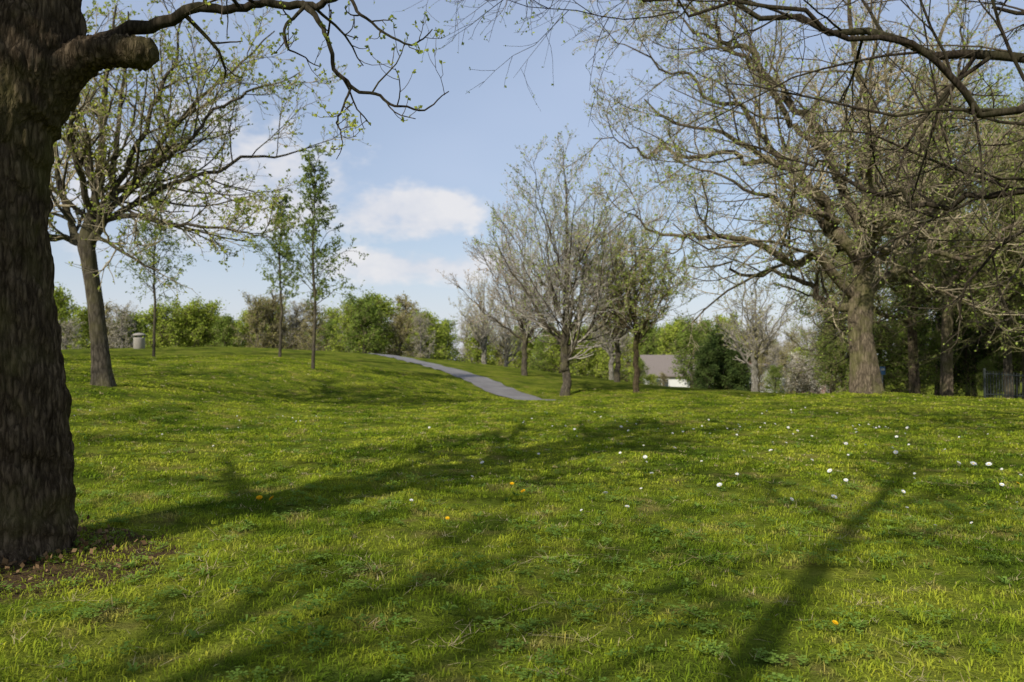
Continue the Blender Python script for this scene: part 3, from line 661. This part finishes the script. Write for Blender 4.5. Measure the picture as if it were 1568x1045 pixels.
# --- woodland & background masses -----------------------------------------------------
def crown_tree(seed, h, w, z0, mats, per, sz, trunkr=.2, m=(8,6,4), up=(.3,1.6), nl=14, spread=.15, rm=(.03,.02,.014), wob=.1):
    lv = [dict(m=m[0], t0=.2, ang=46, lr=.45, sh=.3, n=5, w=.18, trop=.05, rr=.55, rmin=rm[0], sides=4),
          dict(m=m[1], t0=.15, ang=46, lr=.5, sh=.3, n=3, w=.18, trop=.05, rr=.6, rmin=rm[1], sides=3),
          dict(m=m[2], t0=.15, ang=46, lr=.55, sh=.3, n=2, w=.18, trop=.06, rr=.7, rmin=rm[2], sides=3, leafs=([dict(per=per, size=sz, tmin=.1, spread=spread)] if per else []))]
    t = limb_tree(seed, [(0,0,-.3),(.1,0,h*.3),(-.05,.05,h*.6),(0,0,h*.88)], [trunkr, trunkr*.75, trunkr*.45, .03], [], lv,
                  auto=(nl, z0, h*.82, w, w*.45, up[0], up[1], trunkr*.45), K=24, sides=10, wob=wob)
    return t.mesh('crown', mats)
V_bright = crown_tree(81, 8, 2.6, 1.0, [M_bark_grey, M_leaf_bright, M_twig_olive], 2, .2, spread=.2)
V_green = crown_tree(82, 9, 2.6, 1.4, [M_bark_grey, M_leaf_green, M_twig_olive], 2, .2, spread=.2)
V_olive = crown_tree(83, 9, 2.8, 1.5, [M_bark_grey, M_leaf_olive, M_twig_tan], 1, .15, spread=.12, m=(9,6,4))
V_bare = crown_tree(84, 9, 2.8, 1.8, [M_bark_pale, M_leaf_bud, M_twig_pale], 1, .07, m=(9,6,4), spread=.05, rm=(.026,.02,.015))
V_dark = crown_tree(85, 8, 2.2, .5, [M_bark_grey, M_leaf_dark, M_twig_dark], 4, .24, nl=16, spread=.22)
V_bloss = crown_tree(86, 4, 1.6, .4, [M_bark_grey, M_blossom, M_twig_tan], 2, .14, trunkr=.1, spread=.15)
HB = {V_bright:8, V_green:9, V_olive:9, V_bare:9, V_dark:8, V_bloss:4}
r = np.random.default_rng(5)
dist = empty('distant_trees')
cnt = [0]
def dplace(me, px, D, top_m):
    o = place(f'tree_{cnt[0]}', me, px*D, D, r.uniform(0, 6), top_m/HB[me], dist); cnt[0] += 1
    o.scale = (o.scale[0]*r.uniform(.9, 1.4), o.scale[1]*r.uniform(.9, 1.3), o.scale[2])
kinds = [V_bright, V_green, V_olive, V_bare]
for tx in np.arange(-.78, .36, .013):
    D = r.uniform(92, 125); k = r.choice(4, p=[.34,.18,.26,.22])
    dplace(kinds[k], tx+r.uniform(-.01, .01), D, r.uniform(6.8, 11)+(1.2 if tx < -.1 else 0))
for tx in np.arange(-.8, .9, .035):
    D = r.uniform(140, 180); k = r.choice(4, p=[.1,.2,.35,.35]); dplace(kinds[k], tx+r.uniform(-.01, .01), D, r.uniform(9, 14))
for px, D, hgt, me in ((-.44,84,8,V_bright),(-.41,86,8.5,V_bright),(-.385,88,9,V_bright),(-.36,86,7,V_green),(-.25,85,8.5,V_olive),(-.27,88,9,V_bare),(-.3,86,9.5,V_olive),(-.32,84,9,V_olive),
      (-.185,80,8.2,V_green),(-.17,84,9,V_bright),(-.2,82,8,V_bright),(-.14,84,7.6,V_olive),(-.115,84,7.4,V_bare),(.06,76,5.6,V_bright),(.085,78,6.8,V_bright),(.11,80,7.4,V_bright),(.13,76,6.6,V_bright),(.04,80,5.2,V_green),
      (.2,92,8.6,V_bright),(.225,80,7.6,V_green),(.245,71,5.2,V_dark),(.262,74,6.4,V_dark),(.285,70,4.8,V_dark),(.24,92,9.0,V_green),(.3,88,8,V_olive),(.32,84,7,V_olive),
      (.335,80,6,V_bare),(.345,76,5,V_olive),(.36,72,5,V_bright),(.37,82,8,V_bare),(.395,86,9,V_bare),(.31,70,3.5,V_olive),(.33,66,3,V_green),(.16,74,3.6,V_green),(.19,77,2.6,V_olive),(.175,78,2.4,V_bright),
      (-.56,85,7,V_bare),(-.6,90,8,V_olive),(-.49,90,9.5,V_bare),(.175,100,8,V_bright)):
    dplace(me, px, D, hgt)
place('hawthorn_blossom_tree', V_bloss, 17.8, 50, 0, .62)
place('hawthorn_blossom_tree', V_bloss, 19.8, 52, 2, .66)
V_w1 = crown_tree(91, 13, 4.0, 3.6, [M_bark_brown, M_leaf_budgreen, M_twig_olive], 1, .11, trunkr=.24, m=(10,8,5), nl=16, spread=.08, rm=(.02,.012,.008), wob=.25)
V_w2 = crown_tree(92, 11, 3.4, 2.6, [M_bark_grey, M_leaf_budgreen, M_twig_olive], 1, .11, trunkr=.18, m=(10,8,5), nl=15, spread=.08, rm=(.02,.012,.008), wob=.25)
V_w3 = crown_tree(93, 8, 2.6, 1.0, [M_bark_grey, M_leaf_dark, M_twig_dark], 3, .15, trunkr=.15, m=(9,6,4), nl=16, spread=.15)
V_w4 = crown_tree(94, 5, 2.0, .5, [M_bark_grey, M_leaf_green, M_twig_olive], 2, .12, trunkr=.1, m=(8,6,4), nl=14, spread=.15)
for x, y, me, ro, s in ((15.8,29,V_w1,.4,.95),(19,30.5,V_w2,1.5,1.0),(18.2,36,V_w1,3,1.0),(22,34,V_w1,4,1.0),(25,31,V_w2,2,1.1),(17.8,26.5,V_w2,3.3,1.0),(15.2,35,V_w2,.9,.85),
                        (22.5,42,V_w1,5,1.05),(27,40,V_w2,.2,1.1),(20,48,V_w2,2.2,.95),(30,46,V_w1,1.1,1.1),(26,52,V_w1,3.1,1.1),(34,38,V_w1,2.1,1.1),(23,25,V_w1,5.4,.9)):
    place('woodland_tree', me, x, y, ro, s)
for x, y, s in ((22.6,39.5,.85),(25,43,.95),(28,36,.9),(31,41,1),(24,48,1),(29,50,1.1),(33,48,1.1),(21,52,.75),(36,44,1.1),(27.5,46,1.2)):
    place('holly_tree', V_w3, x, y, s*9, s)
for x, y, s in ((19.5,42,.8),(21.5,40,.7),(24,38,.9),(26.5,35,.8),(23,46,1),(18.8,47,.7),(29,33,.8),(20,33.5,.35)):
    place('elder_bush', V_w4, x, y, s*7, s)

# ------------------------------------------------------------------ built things
def box(name, parent, lo, hi, mat, bevel=0):
    lo = np.array(lo, float); hi = np.array(hi, float)
    V = [(lo[0] if i & 1 == 0 else hi[0], lo[1] if i & 2 == 0 else hi[1], lo[2] if i & 4 == 0 else hi[2]) for i in range(8)]
    F = [(0,2,3,1),(4,5,7,6),(0,1,5,4),(2,6,7,3),(0,4,6,2),(1,3,7,5)]
    me = np_mesh(name, V, F, [mat], smooth=np.zeros(6, bool))
    o = link(bpy.data.objects.new(name, me), parent)
    if bevel:
        b = o.modifiers.new('b', 'BEVEL'); b.width = bevel; b.segments = 2
    return o
M_white = mat_plain('white_render', (.62,.61,.58), .8, .08)
M_brick = mat_plain('brick', (.24,.13,.09), .9, .25, 12)
M_roof = mat_plain('roof_tiles', (.17,.14,.12), .85, .2, 9, .4)
M_glass = mat_plain('window_glass', (.04,.05,.06), .1, .1)
M_metal = mat_plain('dark_metal', (.03,.035,.03), .5, .2)
M_stone = mat_plain('bin_concrete', (.28,.25,.21), .9, .2, 14, .5)
M_blue = mat_plain('sign_blue', (.08,.22,.45), .4, .05)
M_door = mat_plain('door_paint', (.12,.05,.04), .4, .05)
M_post = mat_plain('galvanised_post', (.35,.35,.36), .4, .1, metal=.6)
def house(name, x, y, rot, L, W, wall, ridge, wallmat, dz=0):
    e = empty(name, (x, y, h1(x, y)+dz)); e.rotation_euler = (0, 0, rot)
    hl, hw = L/2, W/2
    V = [(-hl,-hw,-.5),(hl,-hw,-.5),(hl,hw,-.5),(-hl,hw,-.5),(-hl,-hw,wall),(hl,-hw,wall),(hl,hw,wall),(-hl,hw,wall),(-hl,0,ridge-.08),(hl,0,ridge-.08)]
    me = bpy.data.meshes.new('walls'); me.from_pydata(V, [], [(0,1,5,4),(2,3,7,6),(3,0,4,8,7),(1,2,6,9,5)]); me.materials.append(wallmat)
    link(bpy.data.objects.new('walls', me), e)
    o_ = .35; k = (ridge-wall)/hw; ze = wall-k*o_
    for nm, s in (('roof_front', -1), ('roof_back', 1)):
        V = [(-hl-o_, s*(hw+o_), ze), (hl+o_, s*(hw+o_), ze), (hl+o_, 0, ridge), (-hl-o_, 0, ridge)]
        V += [(a, b, c+.14) for a, b, c in V]
        me = bpy.data.meshes.new(nm); me.from_pydata(V, [], [(0,3,2,1),(4,5,6,7),(0,1,5,4),(1,2,6,5),(2,3,7,6),(3,0,4,7)]); me.materials.append(M_roof)
        link(bpy.data.objects.new(nm, me), e)
    box('chimney', e, (hl*.5-.35, -.3, ridge-.6), (hl*.5+.35, .3, ridge+.9), M_brick, .03)
    box('chimney_pot', e, (hl*.5-.12, -.12, ridge+.905), (hl*.5+.12, .12, ridge+1.25), M_roof, .03)
    n = max(2, int(L//3.2))
    for i in range(n):
        cx = -hl+L*(i+.5)/n
        if i == n//2:
            box('door', e, (cx-.45, -hw-.05, -.02), (cx+.45, -hw-.005, 2.05), M_door)
        else:
            box(f'window_frame_{i}', e, (cx-.75, -hw-.06, .85), (cx+.75, -hw-.005, 2.1), M_white)
            box(f'window_pane_a_{i}', e, (cx-.67, -hw-.075, .93), (cx-.04, -hw-.062, 2.02), M_glass)
            box(f'window_pane_b_{i}', e, (cx+.04, -hw-.075, .93), (cx+.67, -hw-.062, 2.02), M_glass)
    box('side_window_frame', e, (-hl-.06, -.7, .9), (-hl-.005, .7, 2.1), M_white)
    box('side_window_pane', e, (-hl-.075, -.62, .98), (-hl-.062, .62, 2.02), M_glass)
    return e
house('bungalow', 18.3, 88, math.radians(-8), 7.5, 6.5, 2.5, 4.5, M_white, 0)
house('bungalow', 23.5, 84, math.radians(-60), 8, 6, 2.4, 3.6, M_white)
house('brick_house', 34, 100, math.radians(20), 9, 7, 3.0, 4.9, M_brick)

def litter_bin(x, y):
    e = empty('litter_bin', (x, y, h1(x, y)))
    def lathe(nm, prof, mat, sides=24):
        prof = np.array(prof); a = np.arange(sides)*2*np.pi/sides
        V = np.stack([prof[:, None, 0]*np.cos(a), prof[:, None, 0]*np.sin(a), np.repeat(prof[:, 1:2], sides, 1)], -1)
        ix = np.arange(len(prof)*sides).reshape(len(prof), sides); q = np.roll(ix, -1, 1)
        F = np.stack([ix[:-1], q[:-1], q[1:], ix[1:]], -1).reshape(-1, 4)
        link(bpy.data.objects.new(nm, np_mesh(nm, V.reshape(-1, 3), F, [mat])), e)
    lathe('body', [(.26,-.05),(.28,.03),(.3,.06),(.3,.55),(.31,.6),(.29,.62),(.26,.61),(.25,.5)], M_stone)
    lathe('liner', [(.245,.4),(.245,.6),(.22,.62),(.0,.62)], M_metal)
    lathe('lid', [(.33,.74),(.34,.77),(.3,.82),(.18,.86),(.01,.88)], M_stone)
    for k in range(4):
        a = k*math.pi/2+.4; box(f'lid_post_{k}', e, (.27*math.cos(a)-.02, .27*math.sin(a)-.02, .58), (.27*math.cos(a)+.02, .27*math.sin(a)+.02, .76), M_metal)
litter_bin(-20.6, 44)
e = empty('park_sign', (18.35, 39.5, h1(18.35, 39.5)))
box('post', e, (-.025, -.025, -.3), (.025, .025, 1.6), M_post, .01)
box('panel', e, (-.13, -.05, 1.2), (.13, -.03, 1.6), M_blue, .008)
box('panel_text_block', e, (-.09, -.057, 1.4), (.09, -.052, 1.52), M_white)
e = empty('metal_railing')
fx = np.linspace(16.6, 32, 130); fy = 28+(fx-16.6)*.22
hz = H(fx, fy)
for i in range(len(fx)):
    post = i % 16 == 0; w = .03 if post else .011; hh = 1.1 if post else 1.0
    box(f'bar_{i}', e, (fx[i]-w, fy[i]-w, hz[i]-.1), (fx[i]+w, fy[i]+w, hz[i]+hh), M_metal)
for rz in (.18, .9):
    V = []
    for i in range(len(fx)):
        for dy, dz in ((-.02,-.02),(.02,-.02),(.02,.02),(-.02,.02)): V.append((fx[i], fy[i]+dy-.0, hz[i]+rz+dz))
    ix = np.arange(len(V)).reshape(-1, 4); q = np.roll(ix, -1, 1)
    F = np.stack([ix[:-1], q[:-1], q[1:], ix[1:]], -1).reshape(-1, 4)
    link(bpy.data.objects.new('rail', np_mesh('rail', V, F, [M_metal])), e)

# ------------------------------------------------------------------ flowers
M_petal = mat_leaf('daisy_petal', (.7,.7,.68), (.85,.85,.83), .25)
M_yel = mat_leaf('dandelion_petal', (.7,.36,.01), (.85,.55,.02), .2)
M_yc = mat_plain('daisy_centre', (.7,.45,.03), .8)
M_stalk = mat_plain('flower_stalk', (.1,.16,.04), .7)
def flowers(name, pts, R, petals, layers, mats, hs):
    T = Tree(99); r_ = np.random.default_rng(3)
    for pt in pts:
        x, y = pt[:2]; k = pt[2] if len(pt) > 2 else 1
        z = h1(x, y); hgt = hs*r_.uniform(.85, 1.25); s = R*k*r_.uniform(.8, 1.2); c = np.array([x, y, z+hgt])
        tilt = Vector((r_.normal()*.35-.1, r_.normal()*.35-.35, 1)).normalized(); q = Vector((0,0,1)).rotation_difference(tilt).to_matrix(); q = np.array(q)
        T.tubes(np.array([[[x, y, z-.01], [x+.004, y, z+hgt*.5], c]]), np.array([[.0018]*3]), 4, 2)
        for l in range(layers):
            up = .12+l*.5/max(1, layers-0)*1.3; a = np.arange(petals)*2*np.pi/petals+l*.37; rr = s*(1-.16*l)
            d = np.stack([np.cos(a)*math.cos(up), np.sin(a)*math.cos(up), np.full(petals, math.sin(up))], 1); u = np.stack([-np.sin(a), np.cos(a), 0*a], 1); w = rr*.2
            V = np.stack([d*rr*.1, d*rr*.65+u*w, d*rr, d*rr*.65-u*w], 1)
            V = V.reshape(-1, 3)@q.T+c; T.add(V, np.arange(len(V)).reshape(-1, 4), 0)
        a = np.arange(8)*np.pi/4
        ring0 = np.stack([np.cos(a)*s*.3, np.sin(a)*s*.3, 0*a+.001], 1); ring1 = np.stack([np.cos(a)*s*.18, np.sin(a)*s*.18, 0*a+s*.2], 1); ring2 = ring1*[.05, .05, 1.2]
        V = np.vstack([ring0, ring1, ring2])@q.T+c; ix = np.arange(24).reshape(3, 8); qn = np.roll(ix, -1, 1)
        T.add(V, np.stack([ix[:-1], qn[:-1], qn[1:], ix[1:]], -1).reshape(-1, 4), 1)
    link(bpy.data.objects.new(name, T.mesh(name, mats)))
fr = np.random.default_rng(12)
d_pts = [(1.9,13.9,1.6),(3.42,8.6,1.5),(2.38,8.45,1.3),(2.05,7.9,1.4),(2.9,7.2,1.4),(5.4,9.35,1.6),(5.2,9.3,1.5),(5.55,9.3,1.6),(1.45,8.3,1.2),(4.9,10.2,1.4),(1.6,9.6,1.3),(2.2,10.8,1.3),(4.6,11,1.4),(3.3,7.9),(.95,6.6),(3.4,10.5,1.3)]
d_pts += [(fr.normal(3.8, 2.2), fr.uniform(6, 14), fr.uniform(.6, 1.2)) for _ in range(80)] + [(fr.uniform(-8, -3), fr.uniform(10, 16), .6) for _ in range(30)] + [(fr.uniform(0, 7), fr.uniform(12, 18), .9) for _ in range(35)]
flowers('daisy_flowers', d_pts, .021, 16, 2, [M_petal, M_yc, M_stalk], .055)
flowers('dandelion_flowers', [(-2.18,6.9,1.3),(-2.08,6.92,1.2),(.0,7.5,1),(.1,7.2,.9),(1.55,3.85,.6),(-.5,6.2,.6),(5.0,7.9,.8)], .026, 22, 4, [M_yel, M_yel, M_stalk], .05)

# ------------------------------------------------------------------ light, world
sd = Vector((-math.sin(SUN_AZ)*math.cos(SUN_EL), -math.cos(SUN_AZ)*math.cos(SUN_EL), math.sin(SUN_EL)))
sl = bpy.data.lights.new('sun', 'SUN'); sl.energy = 5.0; sl.angle = math.radians(.45); sl.color = (1, .96, .87)
so = link(bpy.data.objects.new('sun', sl)); so.rotation_euler = sd.to_track_quat('Z', 'Y').to_euler(); so.location = sd*50

w = bpy.data.worlds.new('World'); scene.world = w; w.use_nodes = True
N, L = w.node_tree.nodes, w.node_tree.links; N.clear()
sky = N.new('ShaderNodeTexSky'); sky.sky_type = 'NISHITA'; sky.sun_disc = False
sky.sun_elevation = SUN_EL; sky.sun_rotation = math.atan2(sd.x, sd.y); sky.air_density = 1; sky.dust_density = 1.0; sky.ozone_density = 1.5
tc = N.new('ShaderNodeTexCoord'); sx = N.new('ShaderNodeSeparateXYZ'); L.new(tc.outputs['Generated'], sx.inputs[0])
def math_(op, a, b=None, c=None):
    m = N.new('ShaderNodeMath'); m.operation = op
    for i, v in enumerate((a, b, c)):
        if v is None: continue
        if isinstance(v, (int, float)): m.inputs[i].default_value = v
        else: L.new(v, m.inputs[i])
    return m.outputs[0]
zc = math_('ADD', math_('MAXIMUM', sx.outputs[2], 0), .25)
cv = N.new('ShaderNodeCombineXYZ'); L.new(math_('DIVIDE', sx.outputs[0], zc), cv.inputs[0]); L.new(math_('DIVIDE', sx.outputs[1], zc), cv.inputs[1])
n1 = noise_node(N, L, cv.outputs[0], .9, 3, .5)
mpz = N.new('ShaderNodeMapping'); mpz.inputs['Scale'].default_value = (1, 1, 1.7); L.new(tc.outputs['Generated'], mpz.inputs['Vector'])
n2 = noise_node(N, L, mpz.outputs[0], 11, 4, .6)
r1 = ramp(N, [(.35, (.38,.38,.38)), (.75, (.68,.68,.68))]); L.new(n1.outputs['Fac'], r1.inputs[0])
def blob(dx, dz, sxw, szw):
    a = math_('DIVIDE', math_('SUBTRACT', math_('DIVIDE', sx.outputs[0], math_('MAXIMUM', sx.outputs[1], .05)), dx), sxw)
    b = math_('DIVIDE', math_('SUBTRACT', sx.outputs[2], dz), szw)
    d = math_('ADD', math_('MULTIPLY', a, a), math_('MULTIPLY', b, b))
    return math_('SUBTRACT', 1.0, d)
b1 = math_('MAXIMUM', blob(-.14, .178, .11, .035), math_('MAXIMUM', blob(-.13, .115, .15, .022), math_('MAXIMUM', blob(-.28, .2, .1, .06), blob(-.42, .2, .22, .08))))
b1 = math_('MAXIMUM', b1, -2.0)
cum = math_('MULTIPLY_ADD', math_('SUBTRACT', n2.outputs['Fac'], .47), 4.0, b1)
rc = ramp(N, [(.0, (0,0,0)), (1.0, (.8,.8,.8))]); rc.color_ramp.interpolation = 'EASE'; L.new(cum, rc.inputs[0])
hz_ = math_('MULTIPLY', math_('POWER', math_('SUBTRACT', 1.0, math_('MAXIMUM', sx.outputs[2], 0)), 5.0), .92)
haze = math_('MAXIMUM', r1.outputs[0], hz_)
hcol = mixrgb(N, L, (5.0,5.9,7.9), (6.6,6.7,7.2), hz_)
s1 = mixrgb(N, L, sky.outputs[0], hcol, haze)
rcol = ramp(N, [(.35, (5.8,6.0,6.7)), (.65, (7.6,7.4,7.4))]); L.new(n2.outputs['Fac'], rcol.inputs[0])
sc = mixrgb(N, L, s1, rcol.outputs[0], rc.outputs[0])
bg = N.new('ShaderNodeBackground'); bg.inputs[1].default_value = .115; L.new(sc, bg.inputs[0])
wo = N.new('ShaderNodeOutputWorld'); L.new(bg.outputs[0], wo.inputs[0])

# ------------------------------------------------------------------ camera
cam = bpy.data.cameras.new('camera'); cam.lens = 28; cam.sensor_width = 36; cam.clip_end = 5000; cam.clip_start = .05
co = link(bpy.data.objects.new('camera', cam)); co.location = (0, 0, 1.3+h1(0, 0)); co.rotation_euler = (math.radians(91.29), 0, 0)
cam.dof.use_dof = True; cam.dof.focus_distance = 5.0; cam.dof.aperture_fstop = 2.8
scene.camera = co
scene.view_settings.view_transform = 'Standard'; scene.view_settings.look = 'None'; scene.view_settings.exposure = 0
